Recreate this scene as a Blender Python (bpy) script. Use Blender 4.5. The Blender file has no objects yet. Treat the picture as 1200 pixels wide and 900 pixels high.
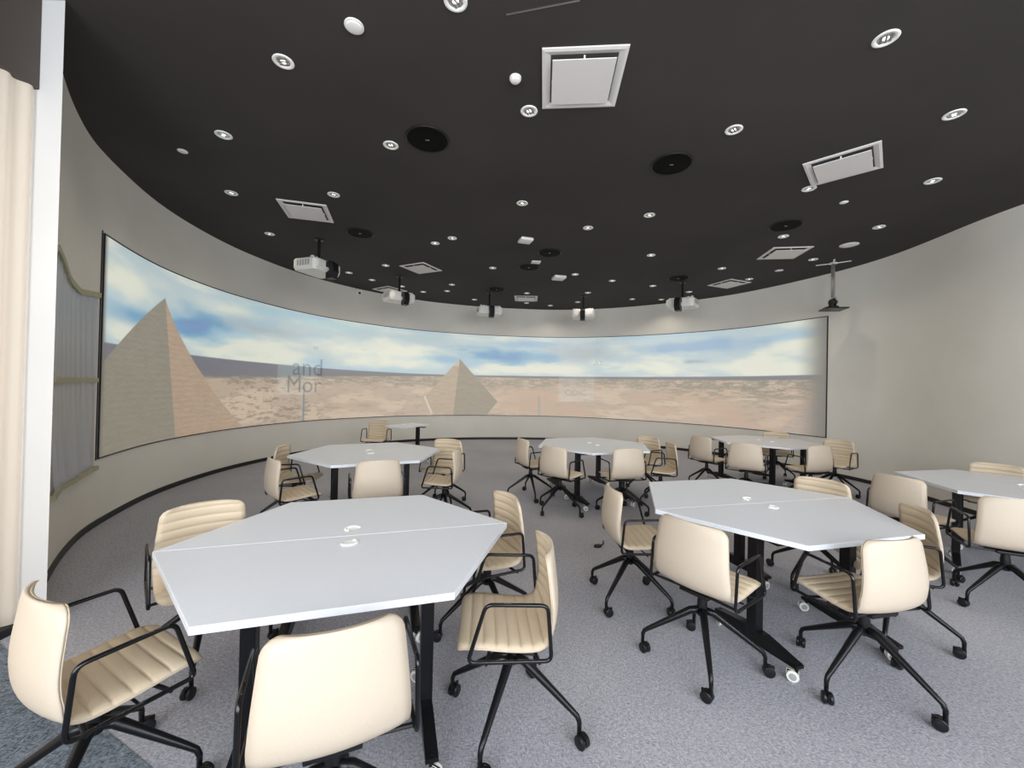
import bpy, bmesh, math, random
import numpy as np
from mathutils import Vector, Matrix

random.seed(7)
D = bpy.data
SC = bpy.context.scene
COL = SC.collection
PI = math.pi

# ------------------------------------------------------------------ camera
CAM_H, PITCH, ROLL, FPX = 1.5606, 0.0080, 0.0223, 471.1
CEIL = 3.921
cd = D.cameras.new('camera'); cam = D.objects.new('camera', cd); COL.objects.link(cam)
cd.sensor_width = 36; cd.lens = FPX / 1200 * 36; cd.clip_start = 0.05; cd.clip_end = 100
_R = Vector((1, 0, 0)); _U = Vector((0, -math.sin(PITCH), math.cos(PITCH))); _F = Vector((0, math.cos(PITCH), math.sin(PITCH)))
_r = _R * math.cos(ROLL) + _U * math.sin(ROLL); _u = -_R * math.sin(ROLL) + _U * math.cos(ROLL)
cam.matrix_world = Matrix(((_r.x, _u.x, -_F.x, 0), (_r.y, _u.y, -_F.y, 0), (_r.z, _u.z, -_F.z, CAM_H), (0, 0, 0, 1)))
SC.camera = cam
SC.view_settings.view_transform = 'Standard'
SC.view_settings.look = 'None'
SC.view_settings.gamma = 1
SC.view_settings.use_curve_mapping = False
SC.view_settings.exposure = 0.0

# ------------------------------------------------------------------ world and daylight
w = D.worlds.new('world'); SC.world = w; w.use_nodes = True
w.node_tree.nodes['Background'].inputs[0].default_value = (0.80, 0.88, 1.0, 1)
w.node_tree.nodes['Background'].inputs[1].default_value = 1.0
SC.cycles.max_bounces = 7; SC.cycles.diffuse_bounces = 5
SC.cycles.sample_clamp_indirect = 6


def area(name, loc, rot, sx, sy, power, color):
    l = D.lights.new(name, 'AREA'); l.shape = 'RECTANGLE'; l.size = sx; l.size_y = sy; l.energy = power; l.color = color
    o = D.objects.new(name, l); COL.objects.link(o); o.location = loc; o.rotation_euler = rot
    return o


# daylight standing in the three tall windows of the wall behind the camera, and in the curtained windows on the left
for _x in (-1.6, 1.6, 4.6):
    area('window_daylight', (_x, -2.02, 2.30), (PI / 2, 0, 0), 2.45, 2.70, 205, (0.90, 0.95, 1.0))
area('curtain_daylight', (-3.42, 0.25, 1.75), (0, -PI / 2, 0), 3.0, 3.9, 62, (1.0, 0.97, 0.92))


# ------------------------------------------------------------------ materials
def srgb(c):
    return tuple((x / 255 / 12.92 if x / 255 <= .04045 else ((x / 255 + .055) / 1.055) ** 2.4) for x in c)


def mat(name, rgb, rough=.6, metal=0, spec=.5, noise=None, bump=None, var=0.0, stretch=(1, 1, 1), coat=0, emit=0, sheen=0):
    m = D.materials.new(name); m.use_nodes = True
    nt = m.node_tree; b = nt.nodes['Principled BSDF']
    b.inputs['Base Color'].default_value = (*rgb, 1)
    b.inputs['Roughness'].default_value = rough; b.inputs['Metallic'].default_value = metal
    b.inputs['Specular IOR Level'].default_value = spec
    b.inputs['Coat Weight'].default_value = coat
    if sheen:
        b.inputs['Sheen Weight'].default_value = sheen
    if emit:
        b.inputs['Emission Color'].default_value = (*rgb, 1); b.inputs['Emission Strength'].default_value = emit
    if noise:
        tc = nt.nodes.new('ShaderNodeTexCoord'); mp = nt.nodes.new('ShaderNodeMapping'); mp.inputs['Scale'].default_value = stretch
        nt.links.new(tc.outputs['Object'], mp.inputs[0])
        n = nt.nodes.new('ShaderNodeTexNoise'); n.inputs['Scale'].default_value = noise; n.inputs['Detail'].default_value = 4
        nt.links.new(mp.outputs[0], n.inputs['Vector'])
        if var:
            r = nt.nodes.new('ShaderNodeValToRGB')
            r.color_ramp.elements[0].position = .3; r.color_ramp.elements[1].position = .7
            r.color_ramp.elements[0].color = (*[c * (1 - var) for c in rgb], 1)
            r.color_ramp.elements[1].color = (*[min(1, c * (1 + var)) for c in rgb], 1)
            nt.links.new(n.outputs[0], r.inputs[0]); nt.links.new(r.outputs[0], b.inputs['Base Color'])
        if bump:
            bp = nt.nodes.new('ShaderNodeBump'); bp.inputs['Strength'].default_value = bump; bp.inputs['Distance'].default_value = .004
            nt.links.new(n.outputs[0], bp.inputs['Height']); nt.links.new(bp.outputs[0], b.inputs['Normal'])
    return m


M = {}
M['wall'] = mat('wall_paint', (.72, .69, .625), .75, noise=1.2, var=.04)
M['white_paint'] = mat('column_paint', (.64, .63, .615), .6, noise=2, var=.02)
M['ceiling'] = mat('black_ceiling_paint', (.042, .037, .034), .85, spec=.3, noise=.8, var=.12)
M['soffit'] = mat('brown_soffit', (.075, .058, .050), .7, noise=2, var=.1)
M['base'] = mat('black_skirting', (.008, .008, .009), .4)
M['laminate'] = mat('pale_grey_laminate', (.73, .757, .81), .34, spec=.45, noise=90, var=.012)
M['edge'] = mat('white_edge_band', (.90, .90, .89), .4)
M['black_metal'] = mat('black_powder_coat', (.006, .006, .007), .32, spec=.3, noise=300, bump=.03)
M['black_gloss'] = mat('black_tube', (.005, .005, .006), .2, spec=.45)
M['black_plastic'] = mat('black_plastic', (.008, .008, .009), .4, spec=.35)
M['white_plastic'] = mat('white_plastic', (.80, .79, .76), .4)
M['wheel_white'] = mat('white_rubber', (.78, .79, .72), .5)
M['wheel_grey'] = mat('grey_hub', (.35, .35, .34), .4)
M['steel'] = mat('brushed_steel', (.55, .55, .56), .3, metal=1)
M['leather'] = mat('cream_leather', (.61, .50, .36), .5, spec=.4, noise=220, bump=.12, var=.03)
M['leather_back'] = mat('cream_leather_shell', (.575, .485, .385), .48, spec=.4, noise=220, bump=.10, var=.025)
M['vent'] = mat('vent_enamel', (.72, .69, .67), .5)
M['vent_dark'] = mat('vent_throat', (.06, .055, .05), .8)
M['ring'] = mat('white_ring', (.85, .86, .80), .35)
M['reflector'] = mat('silver_reflector', (.75, .75, .74), .12, metal=1)
M['led'] = mat('led_dot', (1, .97, .9), .4, emit=2.5)
M['speaker'] = mat('black_speaker_grille', (.0015, .0015, .0015), .7, spec=.1, noise=400, bump=.3)
M['grey_metal'] = mat('grey_ring', (.10, .10, .10), .4)
M['tape'] = mat('masking_tape', (.40, .38, .24), .7, noise=20, var=.08)
M['lens'] = mat('lens_glass', (.02, .025, .04), .05, spec=.8)
M['wood'] = mat('grommet_grey', (.50, .52, .56), .5)


def carpet(name, a, b, dark_scale):
    m = D.materials.new(name); m.use_nodes = True; nt = m.node_tree; N = nt.nodes; L = nt.links; bs = N['Principled BSDF']
    bs.inputs['Roughness'].default_value = .9; bs.inputs['Specular IOR Level'].default_value = .15
    tc = N.new('ShaderNodeTexCoord')
    n1 = N.new('ShaderNodeTexNoise'); n1.inputs['Scale'].default_value = 150; n1.inputs['Detail'].default_value = 3
    mp = N.new('ShaderNodeMapping'); mp.inputs['Scale'].default_value = (1, .35, 1); mp.inputs['Rotation'].default_value = (0, 0, .5)
    L.new(tc.outputs['Object'], mp.inputs[0]); L.new(mp.outputs[0], n1.inputs['Vector'])
    n2 = N.new('ShaderNodeTexNoise'); n2.inputs['Scale'].default_value = 150; n2.inputs['Detail'].default_value = 3
    mp2 = N.new('ShaderNodeMapping'); mp2.inputs['Scale'].default_value = (.35, 1, 1); mp2.inputs['Rotation'].default_value = (0, 0, .5)
    L.new(tc.outputs['Object'], mp2.inputs[0]); L.new(mp2.outputs[0], n2.inputs['Vector'])
    ck = N.new('ShaderNodeTexNoise'); ck.inputs['Scale'].default_value = 34
    L.new(tc.outputs['Object'], ck.inputs['Vector'])
    st = N.new('ShaderNodeMath'); st.operation = 'GREATER_THAN'; st.inputs[1].default_value = .5; L.new(ck.outputs[0], st.inputs[0])
    mx = N.new('ShaderNodeMix'); mx.data_type = 'FLOAT'; L.new(st.outputs[0], mx.inputs[0]); L.new(n1.outputs[0], mx.inputs[2]); L.new(n2.outputs[0], mx.inputs[3])
    big = N.new('ShaderNodeTexNoise'); big.inputs['Scale'].default_value = dark_scale; L.new(tc.outputs['Object'], big.inputs['Vector'])
    ad = N.new('ShaderNodeMath'); ad.operation = 'MULTIPLY_ADD'; ad.inputs[1].default_value = .25; L.new(big.outputs[0], ad.inputs[0]); L.new(mx.outputs[0], ad.inputs[2])
    r = N.new('ShaderNodeValToRGB'); e = r.color_ramp.elements
    e[0].position = .42; e[0].color = (*a, 1); e[1].position = .85; e[1].color = (*b, 1)
    L.new(ad.outputs[0], r.inputs[0]); L.new(r.outputs[0], bs.inputs['Base Color'])
    bp = N.new('ShaderNodeBump'); bp.inputs['Strength'].default_value = .6; bp.inputs['Distance'].default_value = .004
    L.new(mx.outputs[0], bp.inputs['Height']); L.new(bp.outputs[0], bs.inputs['Normal'])
    return m


M['carpet'] = carpet('grey_loop_carpet', (.22, .22, .245), (.53, .53, .58), .6)
M['carpet2'] = carpet('slate_carpet', (.045, .058, .075), (.27, .31, .36), 3)

m = D.materials.new('curtain_cloth'); m.use_nodes = True; nt = m.node_tree; nt.nodes.clear()
o_ = nt.nodes.new('ShaderNodeOutputMaterial'); df = nt.nodes.new('ShaderNodeBsdfDiffuse'); tr = nt.nodes.new('ShaderNodeBsdfTranslucent'); ms = nt.nodes.new('ShaderNodeMixShader')
df.inputs[0].default_value = (.86, .77, .66, 1); tr.inputs[0].default_value = (.90, .79, .66, 1); ms.inputs[0].default_value = .5
nt.links.new(df.outputs[0], ms.inputs[1]); nt.links.new(tr.outputs[0], ms.inputs[2]); nt.links.new(ms.outputs[0], o_.inputs[0])
M['curtain'] = m

m = D.materials.new('clear_plastic_film'); m.use_nodes = True; nt = m.node_tree; nt.nodes.clear()
o_ = nt.nodes.new('ShaderNodeOutputMaterial'); pb = nt.nodes.new('ShaderNodeBsdfPrincipled'); tp = nt.nodes.new('ShaderNodeBsdfTransparent'); ms = nt.nodes.new('ShaderNodeMixShader')
pb.inputs['Base Color'].default_value = (.52, .55, .60, 1); pb.inputs['Roughness'].default_value = .3; ms.inputs[0].default_value = .62
nt.links.new(tp.outputs[0], ms.inputs[1]); nt.links.new(pb.outputs[0], ms.inputs[2]); nt.links.new(ms.outputs[0], o_.inputs[0])
M['film'] = m


# ------------------------------------------------------------------ mesh helpers
def link(name, me, m=None, parent=None, smooth=False, loc=None):
    if m is not None:
        me.materials.clear()
        for q in (m if isinstance(m, (list, tuple)) else [m]):
            me.materials.append(q)
    if smooth:
        for p in me.polygons:
            p.use_smooth = True
    o = D.objects.new(name, me); COL.objects.link(o)
    if parent:
        o.parent = parent
    if loc:
        o.location = loc
    return o


def obj(name, bm, m, parent=None, smooth=False, loc=None, auto=False):
    bmesh.ops.recalc_face_normals(bm, faces=bm.faces)
    me = D.meshes.new(name); bm.to_mesh(me); bm.free()
    o = link(name, me, m, parent, smooth or auto, loc)
    if auto:
        me.set_sharp_from_angle(angle=math.radians(38))
    return o


def tag(o, label=None, cat=None, group=None, kind=None):
    if label: o['label'] = label
    if cat: o['category'] = cat
    if group: o['group'] = group
    if kind: o['kind'] = kind
    return o


def thing(name, label, cat, loc=(0, 0, 0), rz=0, group=None):
    o = D.objects.new(name, None); COL.objects.link(o); o.empty_display_size = .05
    o.location = loc; o.rotation_euler = (0, 0, rz)
    return tag(o, label, cat, group)


def dup(root, loc, rz, label, group=None):
    r = root.copy(); COL.objects.link(r); r.location = loc; r.rotation_euler = (0, 0, rz)
    r['label'] = label
    if group: r['group'] = group
    for ch in list(root.children):
        c = ch.copy(); COL.objects.link(c); c.parent = r
        for g in list(ch.children):
            d = g.copy(); COL.objects.link(d); d.parent = c
    return r


def box(bm, x0, x1, y0, y1, z0, z1, mi=0, bevel=0):
    r = bmesh.ops.create_cube(bm, size=1, matrix=Matrix.Translation(((x0 + x1) / 2, (y0 + y1) / 2, (z0 + z1) / 2)) @ Matrix.Diagonal((x1 - x0, y1 - y0, z1 - z0, 1)))
    fs = list({f for v in r['verts'] for f in v.link_faces})
    for f in fs: f.material_index = mi
    if bevel:
        bmesh.ops.bevel(bm, geom=list({e for v in r['verts'] for e in v.link_edges}), offset=bevel, segments=2, affect='EDGES', profile=.5)
    return bm


def tube(bm, pts, rad, n=10, closed=False, cap=True, flat=1.0):
    """a tube along a polyline; rad is a number or a list; flat squashes it vertically"""
    P = [Vector(p) for p in pts]; R = rad if isinstance(rad, (list, tuple)) else [rad] * len(P)
    rings = []; prev = None
    for i, p in enumerate(P):
        if closed:
            t = (P[(i + 1) % len(P)] - P[i - 1]).normalized()
        else:
            t = (P[min(i + 1, len(P) - 1)] - P[max(i - 1, 0)]).normalized()
        if prev is None:
            a = Vector((0, 0, 1)) if abs(t.z) < .9 else Vector((1, 0, 0))
            nrm = (a - t * a.dot(t)).normalized()
        else:
            nrm = (prev - t * prev.dot(t)).normalized()
        prev = nrm; bi = t.cross(nrm)
        rings.append([bm.verts.new(p + (nrm * math.cos(2 * PI * k / n) * flat + bi * math.sin(2 * PI * k / n)) * R[i]) for k in range(n)])
    m_ = len(rings)
    for i in range(m_ if closed else m_ - 1):
        a, b = rings[i], rings[(i + 1) % m_]
        for k in range(n):
            bm.faces.new((a[k], a[(k + 1) % n], b[(k + 1) % n], b[k]))
    if cap and not closed:
        bm.faces.new(rings[0][::-1]); bm.faces.new(rings[-1])
    return bm


def fillet(pts, r, n=5, closed=True):
    """round the corners of a polyline"""
    P = [Vector(p) for p in pts]; out = []; N_ = len(P)
    for i in range(N_):
        if not closed and i in (0, N_ - 1):
            out.append(P[i]); continue
        a, b, c = P[i - 1], P[i], P[(i + 1) % N_]
        d1 = (a - b).normalized(); d2 = (c - b).normalized()
        p1 = b + d1 * r; p2 = b + d2 * r
        for k in range(n + 1):
            t = k / n
            out.append(p1 * (1 - t) ** 2 + b * 2 * t * (1 - t) + p2 * t * t)
    return out


def lathe(bm, prof, n=24, mtx=None, mi=0, mis=None):
    """profile of (r, z) points spun about z"""
    rings = []
    for r, z in prof:
        if r < 1e-6:
            rings.append([bm.verts.new((0, 0, z))])
        else:
            rings.append([bm.verts.new((r * math.cos(2 * PI * k / n), r * math.sin(2 * PI * k / n), z)) for k in range(n)])
    for i in range(len(rings) - 1):
        a, b = rings[i], rings[i + 1]
        for k in range(n):
            q = (a[k % len(a)], a[(k + 1) % len(a)], b[(k + 1) % len(b)], b[k % len(b)])
            u = []
            for v in q:
                if v not in u: u.append(v)
            if len(u) > 2:
                f = bm.faces.new(u); f.material_index = mis[i] if mis else mi
    if mtx is not None:
        bmesh.ops.transform(bm, matrix=mtx, verts=[v for r in rings for v in r])
    return bm


def prism(bm, poly, z0, z1, mi_side=0, mi_top=0):
    a = [bm.verts.new((x, y, z0)) for x, y in poly]; b = [bm.verts.new((x, y, z1)) for x, y in poly]
    n = len(poly)
    f = bm.faces.new(b); f.material_index = mi_top
    f = bm.faces.new(a[::-1]); f.material_index = mi_side
    for i in range(n):
        f = bm.faces.new((a[i], a[(i + 1) % n], b[(i + 1) % n], b[i])); f.material_index = mi_side
    return bm


def B():
    return bmesh.new()


# ------------------------------------------------------------------ the curved wall line
WP = [(-2.60, 2.05), (-3.15, 2.68), (-3.69, 3.262), (-4.08, 3.77), (-4.29, 4.11), (-4.50, 4.58), (-4.74, 5.20), (-4.90, 5.90), (-4.97, 6.80), (-4.90, 7.60),
      (-4.65, 8.68), (-4.15, 9.62), (-3.46, 10.47), (-2.75, 11.10), (-1.99, 11.50), (-1.11, 11.85), (-0.12, 12.02), (1.09, 12.15), (2.35, 11.88), (3.35, 11.40),
      (4.12, 10.85), (4.72, 10.35), (5.25, 9.80), (5.69, 9.05), (6.08, 8.10), (6.28, 7.40), (6.35, 6.70), (6.28, 6.03), (6.19, 5.45), (6.15, 4.86),
      (6.18, 3.6), (6.20, 1.8), (6.20, -0.5), (6.20, -1.85)]


def spline(P, n=10):
    P = [np.array(a, float) for a in P]; out = []
    for i in range(len(P) - 1):
        a = P[max(i - 1, 0)]; b = P[i]; c = P[i + 1]; d = P[min(i + 2, len(P) - 1)]
        for k in range(n):
            t = k / n
            out.append(.5 * ((2 * b) + (c - a) * t + (2 * a - 5 * b + 4 * c - d) * t * t + (3 * b - a - 3 * c + d) * t ** 3))
    out.append(P[-1]); return np.array(out)


W = spline(WP)
for _ in range(30):
    W[1:-1] = .25 * W[:-2] + .5 * W[1:-1] + .25 * W[2:]
S = np.concatenate([[0], np.cumsum(np.hypot(*np.diff(W, axis=0).T))])
_T = np.gradient(W, axis=0); _T /= np.hypot(_T[:, 0], _T[:, 1])[:, None]


def on_wall(s, off=0.0):
    """point at arc length s of the wall line, off metres into the room"""
    x = np.interp(s, S, W[:, 0]); y = np.interp(s, S, W[:, 1])
    tx = np.interp(s, S, _T[:, 0]); ty = np.interp(s, S, _T[:, 1]); l = math.hypot(tx, ty)
    return x + ty / l * off, y - tx / l * off


def wall_strip(bm, s0, s1, z0, z1, front, back, n, mi=0):
    """a solid band that follows the wall: front / back are distances into the room; z0, z1 may be functions of s"""
    f0 = z0 if callable(z0) else (lambda s: z0); f1 = z1 if callable(z1) else (lambda s: z1)
    V = []
    for i in range(n + 1):
        s = s0 + (s1 - s0) * i / n; a = on_wall(s, front); b = on_wall(s, back)
        V.append([bm.verts.new((*a, f0(s))), bm.verts.new((*a, f1(s))), bm.verts.new((*b, f1(s))), bm.verts.new((*b, f0(s)))])
    for i in range(n):
        a, b = V[i], V[i + 1]
        for k in range(4):
            f = bm.faces.new((a[k], a[(k + 1) % 4], b[(k + 1) % 4], b[k])); f.material_index = mi
    bm.faces.new(V[0]); bm.faces.new(V[-1][::-1])
    return bm


# ------------------------------------------------------------------ the room
SB, SE = 0.75, float(S[-1])          # the wall starts hidden behind the column
tag(obj('wall_far', wall_strip(B(), SB, SE, -.05, CEIL + .02, 0, -.15, 300), M['wall'], smooth=False, auto=True), kind='structure')
tag(obj('baseboard_far', wall_strip(B(), SB, SE, 0, .065, .012, -.001, 300), M['base'], auto=True), kind='structure')
tag(obj('floor', box(B(), -7, 8, -4, 14, -.2, 0), M['carpet']), kind='structure')
bm = B(); prism(bm, [(-2.995, 2.375), (-1.42, 1.63), (-.55, 1.08), (.6, .2), (3, -1.45), (3.6, -1.79), (-2.995, -1.79)], 0, .004)
tag(obj('floor', bm, M['carpet2']), kind='structure')
tag(obj('ceiling', box(B(), -7, 8, -4, 14, CEIL, CEIL + .2), M['ceiling']), kind='structure')
# column at the end of the window wall
bm = B(); prism(bm, [(-3.06, 2.5), (-2.852, 2.5), (-3.31, 2.86), (-3.36, 2.86), (-3.36, 2.5)], -.01, CEIL + .01)
tag(obj('wall_left', bm, M['white_paint']), kind='structure')
# window wall on the left: low sill wall, window frame with panes, soffit; the curtain hangs before it
bm = B(); box(bm, -3.20, -3.06, -1.95, 2.5, -.01, .12); box(bm, -3.20, -3.06, -1.95, 2.5, 3.45, CEIL)
tag(obj('wall_left', bm, M['white_paint']), kind='structure')
bm = B(); box(bm, -3.06, -2.985, -1.8, 2.499, 0, .05)
tag(obj('baseboard_left', bm, M['base']), kind='structure')
bm = B(); box(bm, -3.06, -2.995, -1.8, 2.499, 3.355, CEIL)
tag(obj('trim_1', bm, M['soffit']), kind='structure')
# wall behind the camera with three tall windows
bm = B(); xs = [-3.2, -2.85, -.35, .35, 2.85, 3.35, 5.85, 6.4]
for i in range(0, 8, 2): box(bm, xs[i], xs[i + 1], -1.95, -1.80, -.01, CEIL)
for i in range(1, 7, 2):
    box(bm, xs[i], xs[i + 1], -1.95, -1.80, -.01, .95); box(bm, xs[i], xs[i + 1], -1.95, -1.80, 3.65, CEIL)
tag(obj('wall_rear', bm, M['white_paint']), kind='structure')
for k in range(3):
    x0, x1 = xs[1 + 2 * k], xs[2 + 2 * k]
    wn = tag(D.objects.new('window_%d' % (k + 1), None), kind='structure'); COL.objects.link(wn); wn.location = (0, 0, 0)
    bm = B(); t = .04
    box(bm, x0, x0 + t, -1.90, -1.84, .95, 3.65); box(bm, x1 - t, x1, -1.90, -1.84, .95, 3.65)
    box(bm, x0 + t, x1 - t, -1.90, -1.84, .95, .99); box(bm, x0 + t, x1 - t, -1.90, -1.84, 3.61, 3.65)
    box(bm, (x0 + x1) / 2 - .02, (x0 + x1) / 2 + .02, -1.90, -1.84, .99, 3.61)
    obj('window_frame', bm, M['grey_metal'], wn)

# curtain in vertical folds
bm = B(); ny = 460; cols = []
for i in range(ny + 1):
    y = -1.79 + 4.285 * i / ny
    x = -3.022 + .016 * math.sin(y * 62) + .007 * math.sin(y * 23 + 1)
    cols.append([bm.verts.new((x, y, .055)), bm.verts.new((x + .004 * math.sin(y * 40), y, 1.7)), bm.verts.new((x, y, 3.354))])
for i in range(ny):
    for k in range(2):
        bm.faces.new((cols[i][k], cols[i + 1][k], cols[i + 1][k + 1], cols[i][k + 1]))
tag(obj('curtain', bm, M['curtain'], smooth=True), 'tall pale cream pleated curtain under the brown soffit left of the white column', 'curtain')

# ------------------------------------------------------------------ the projected panorama
S0, S1, Z0, Z1 = 2.814, 21.527, .72, 3.08


def vnoise(x, y, seed):
    xi = np.floor(x).astype(int); yi = np.floor(y).astype(int); xf = x - xi; yf = y - yi
    def h(a, b):
        n = (a * 374761393 + b * 668265263 + seed * 1442695) & 0x7fffffff
        n = ((n ^ (n >> 13)) * 1274126177) & 0x7fffffff
        return ((n ^ (n >> 16)) & 0xffff) / 65535.
    u = xf * xf * (3 - 2 * xf); v = yf * yf * (3 - 2 * yf)
    return (h(xi, yi) * (1 - u) + h(xi + 1, yi) * u) * (1 - v) + (h(xi, yi + 1) * (1 - u) + h(xi + 1, yi + 1) * u) * v


def fbm(x, y, seed, o=5):
    t = 0; a = .5; n = 0
    for k in range(o):
        t = t + a * vnoise(x * 2 ** k, y * 2 ** k, seed + k); n += a; a *= .5
    return t / n


def sm(a, b, x):
    t = np.clip((x - a) / (b - a), 0, 1); return t * t * (3 - 2 * t)


def panorama(w_, h_):
    U, V = np.meshgrid((np.arange(w_) + .5) / w_, (np.arange(h_) + .5) / h_)
    X = U * 18.71; Z = V * 2.36                      # metres along and up the screen
    C = lambda *c: np.array(c, float) / 255.
    img = np.zeros((h_, w_, 3))
    def mix(c, a):
        img[:] = img * (1 - a[..., None]) + np.asarray(c) * a[..., None]
    # sky
    blue = C(96, 160, 205); cream = C(220, 224, 208); grey = C(160, 178, 188)
    img[:] = C(176, 198, 206)
    cl = fbm(X * .55 + Z * .5, Z * 2.1, 3); cl2 = fbm(X * 1.1, Z * 3.2 + X * .25, 11)
    mix(cream, sm(.42, .62, cl * .65 + cl2 * .35 - .16 * (V - .7)))
    mix(C(150, 190, 215), sm(.52, .70, fbm(X * .4 + 7, Z * 2 - X * .12, 21)) * .7)
    def blob(u, v, ru, rv, c, a=1., p=1.5, seed=31):
        d = np.sqrt(((U - u) / ru) ** 2 + ((V - v) / rv) ** 2) + (fbm(X * 1.6, Z * 5, seed) - .5) * 1.3
        mix(c, np.clip(1.25 - d, 0, 1) ** p * a)
    blob(.035, .83, .05, .10, cream, .8); blob(.05, .68, .045, .05, blue, .9); blob(.025, .58, .03, .06, cream, .9)
    blob(.115, .72, .050, .13, blue, 1.3); blob(.15, .88, .04, .06, cream, .7, seed=35)
    blob(.135, .57, .05, .04, cream, .9, seed=38); blob(.19, .78, .07, .07, grey, .8, seed=39); blob(.20, .62, .05, .05, cream, .9, seed=41)
    blob(.33, .70, .10, .15, cream, 1., seed=43); blob(.28, .93, .12, .06, C(165, 205, 212), .8, seed=44); blob(.40, .60, .07, .08, cream, .9, seed=48)
    blob(.41, .90, .10, .10, C(165, 190, 200), .9, seed=45); blob(.455, .68, .03, .04, C(130, 180, 212), .9, seed=46)
    blob(.565, .76, .085, .11, blue, 1.25, seed=47); blob(.60, .90, .07, .06, C(132, 176, 212), .9, seed=49)
    blob(.60, .58, .08, .06, cream, 1.2, seed=50); blob(.50, .95, .04, .05, cream, .5, seed=52)
    blob(.68, .82, .055, .14, grey, 1.1, seed=51); blob(.76, .92, .06, .06, C(175, 198, 205), .8, seed=53)
    blob(.85, .85, .10, .10, C(138, 176, 208), 1.1, seed=55); blob(.84, .68, .02, .03, C(140, 165, 178), .9, seed=57)
    blob(.80, .62, .06, .07, cream, 1., seed=58); blob(.91, .64, .06, .08, cream, 1., seed=59); blob(.955, .78, .03, .06, cream, .6, seed=60)
    # land
    hor = np.interp(U, [0, .1, .2, .30, .42, .48, .57, .7, .83, 1.0], [.520, .520, .512, .498, .490, .492, .502, .510, .515, .520])
    dep = (hor - V)
    land = sm(-.004, .006, dep)
    base = np.zeros_like(img); base[:] = C(184, 162, 144)
    pn = fbm(X * 1.4, Z * 6, 61); pn2 = fbm(X * 5, Z * 22, 67); pn3 = fbm(X * 14, Z * 50, 71, 3)
    def bm_(c, a):
        base[:] = base * (1 - a[..., None]) + np.asarray(c) * a[..., None]
    bm_(C(200, 178, 156), sm(.45, .65, pn)); bm_(C(150, 128, 112), sm(.50, .80, pn2) * .4)
    bm_(C(192, 160, 138), sm(.40, .60, fbm(X * .8 + 3, Z * 3, 73)) * sm(.5, .6, U) * .8)
    city = np.clip(1 - np.abs(dep - .07) / .12, 0, 1)
    bm_(C(122, 120, 110), sm(.42, .60, pn2 * .6 + pn3 * .4 + city * .10) * np.clip(city * 1.7, 0, 1) * .55)
    bm_(C(210, 200, 188), sm(.64, .72, pn3) * np.clip(city * 1.4, 0, 1) * .5)
    right = sm(.74, .86, U)
    bm_(C(132, 128, 116), right * sm(.40, .60, pn2) * sm(.34, .16, dep) * .55)
    bm_(C(208, 198, 184), right * sm(.66, .74, pn3) * sm(.30, .1, dep) * .55)
    bm_(C(104, 100, 96), sm(.13, .17, U) * sm(.30, .26, U) * sm(.50, .62, pn2 * .5 + pn3 * .5) * .4)
    far = np.interp(U, [0, .12, .2, .3, .36, .46, .60, .75, 1], [.16, .16, .13, .08, .055, .02, .03, .035, .05])
    bm_(np.array([.36, .44, .50]), sm(1.0, .75, dep / np.maximum(far, .001)) * .95)
    bm_(C(92, 116, 136), sm(.6, .3, dep / np.maximum(far, .001)) * .6)
    img[:] = img * (1 - land[..., None]) + base * land[..., None]
    # road and obelisk
    d = np.abs(U - .2526) - (.0012 + .0005 * (.35 - V)); mix(C(96, 128, 150), (d < 0) * (V < .33) * .8)
    d = np.abs(U - (.610 + .004 * (.35 - V))) - .0018; mix(C(150, 150, 150), (d < 0) * (V < .26) * .7)
    # pyramids
    def pyr(ax, ay, lx, ly, rx, ry, bx, cl_, cr_, top=None, curve=0):
        lft = ax + (lx - ax) * (ay - V) / (ay - ly); rgt = ax + (rx - ax) * ((ay - V) / (ay - ry)) ** (1 + curve)
        rid = ax + (bx - ax) * (ay - V) / ay
        inside = (V < ay) & (U > lft) & (U < rgt)
        courses = (np.sin(V * 190 + fbm(X * 3, Z * 9, 81) * 3) * .5 + .5) * .03 + (fbm(X * 12, Z * 60, 83, 3) - .5) * .15
        ca = np.array(cl_)[None, None] * (1 + courses[..., None]); cb = np.array(cr_)[None, None] * (1 + courses[..., None])
        c = np.where((U < rid)[..., None], ca, cb)
        if top is not None:
            c = np.where(((V > ay - .09) & (U < rid))[..., None], np.array(top)[None, None], c)
        img[:] = np.where(inside[..., None], c, img)
    pyr(.0743, .834, .0174, .513, .155, .13, .0910, C(138, 134, 124), C(172, 148, 128), curve=.18)
    pyr(.9849, .295, .9519, .026, 1.03, .0, .985, C(176, 156, 146), C(168, 154, 144))
    # middle pyramid: its foot is a wedge
    ay = .692; lft = np.where(V > .22, .4819 + (.4285 - .4819) * (ay - V) / (ay - .22), .4285 + (.4401 - .4285) * (.22 - V) / .20)
    rgt = np.where(V > .17, .4819 + (.5435 - .4819) * (ay - V) / (ay - .17), .5435 - .10 * (.17 - V))
    ins = (V < ay) & (U > lft) & (U < rgt); rid = .4819 + (.4734 - .4819) * (ay - V) / ay
    co = (fbm(X * 6, Z * 40, 91, 3) - .5)[..., None] * .14 + 1
    img[:] = np.where(ins[..., None], np.where((U < rid)[..., None], C(176, 156, 136) * co, C(146, 136, 122) * co), img)
    img[:] = np.where((ins & (V > .60) & (U < rid))[..., None], C(196, 176, 158), img)
    mix(C(214, 202, 184), ((np.abs(U - lft - .0) < .0016) & (V < .23) & (V > .02)) * .8)
    # paler panels of a second projector picture
    for (u0, u1, v0, v1) in ((.2158, .2700, .245, .512), (.6416, .6975, .19, .505)):
        a = ((U > u0) & (U < u1) & (V > v0) & (V < v1)) * .30; mix(C(196, 200, 198), a)
        a = ((U > u0) & (U < u1) & (V > v1)) * .10; mix(C(214, 214, 210), a)
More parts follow.
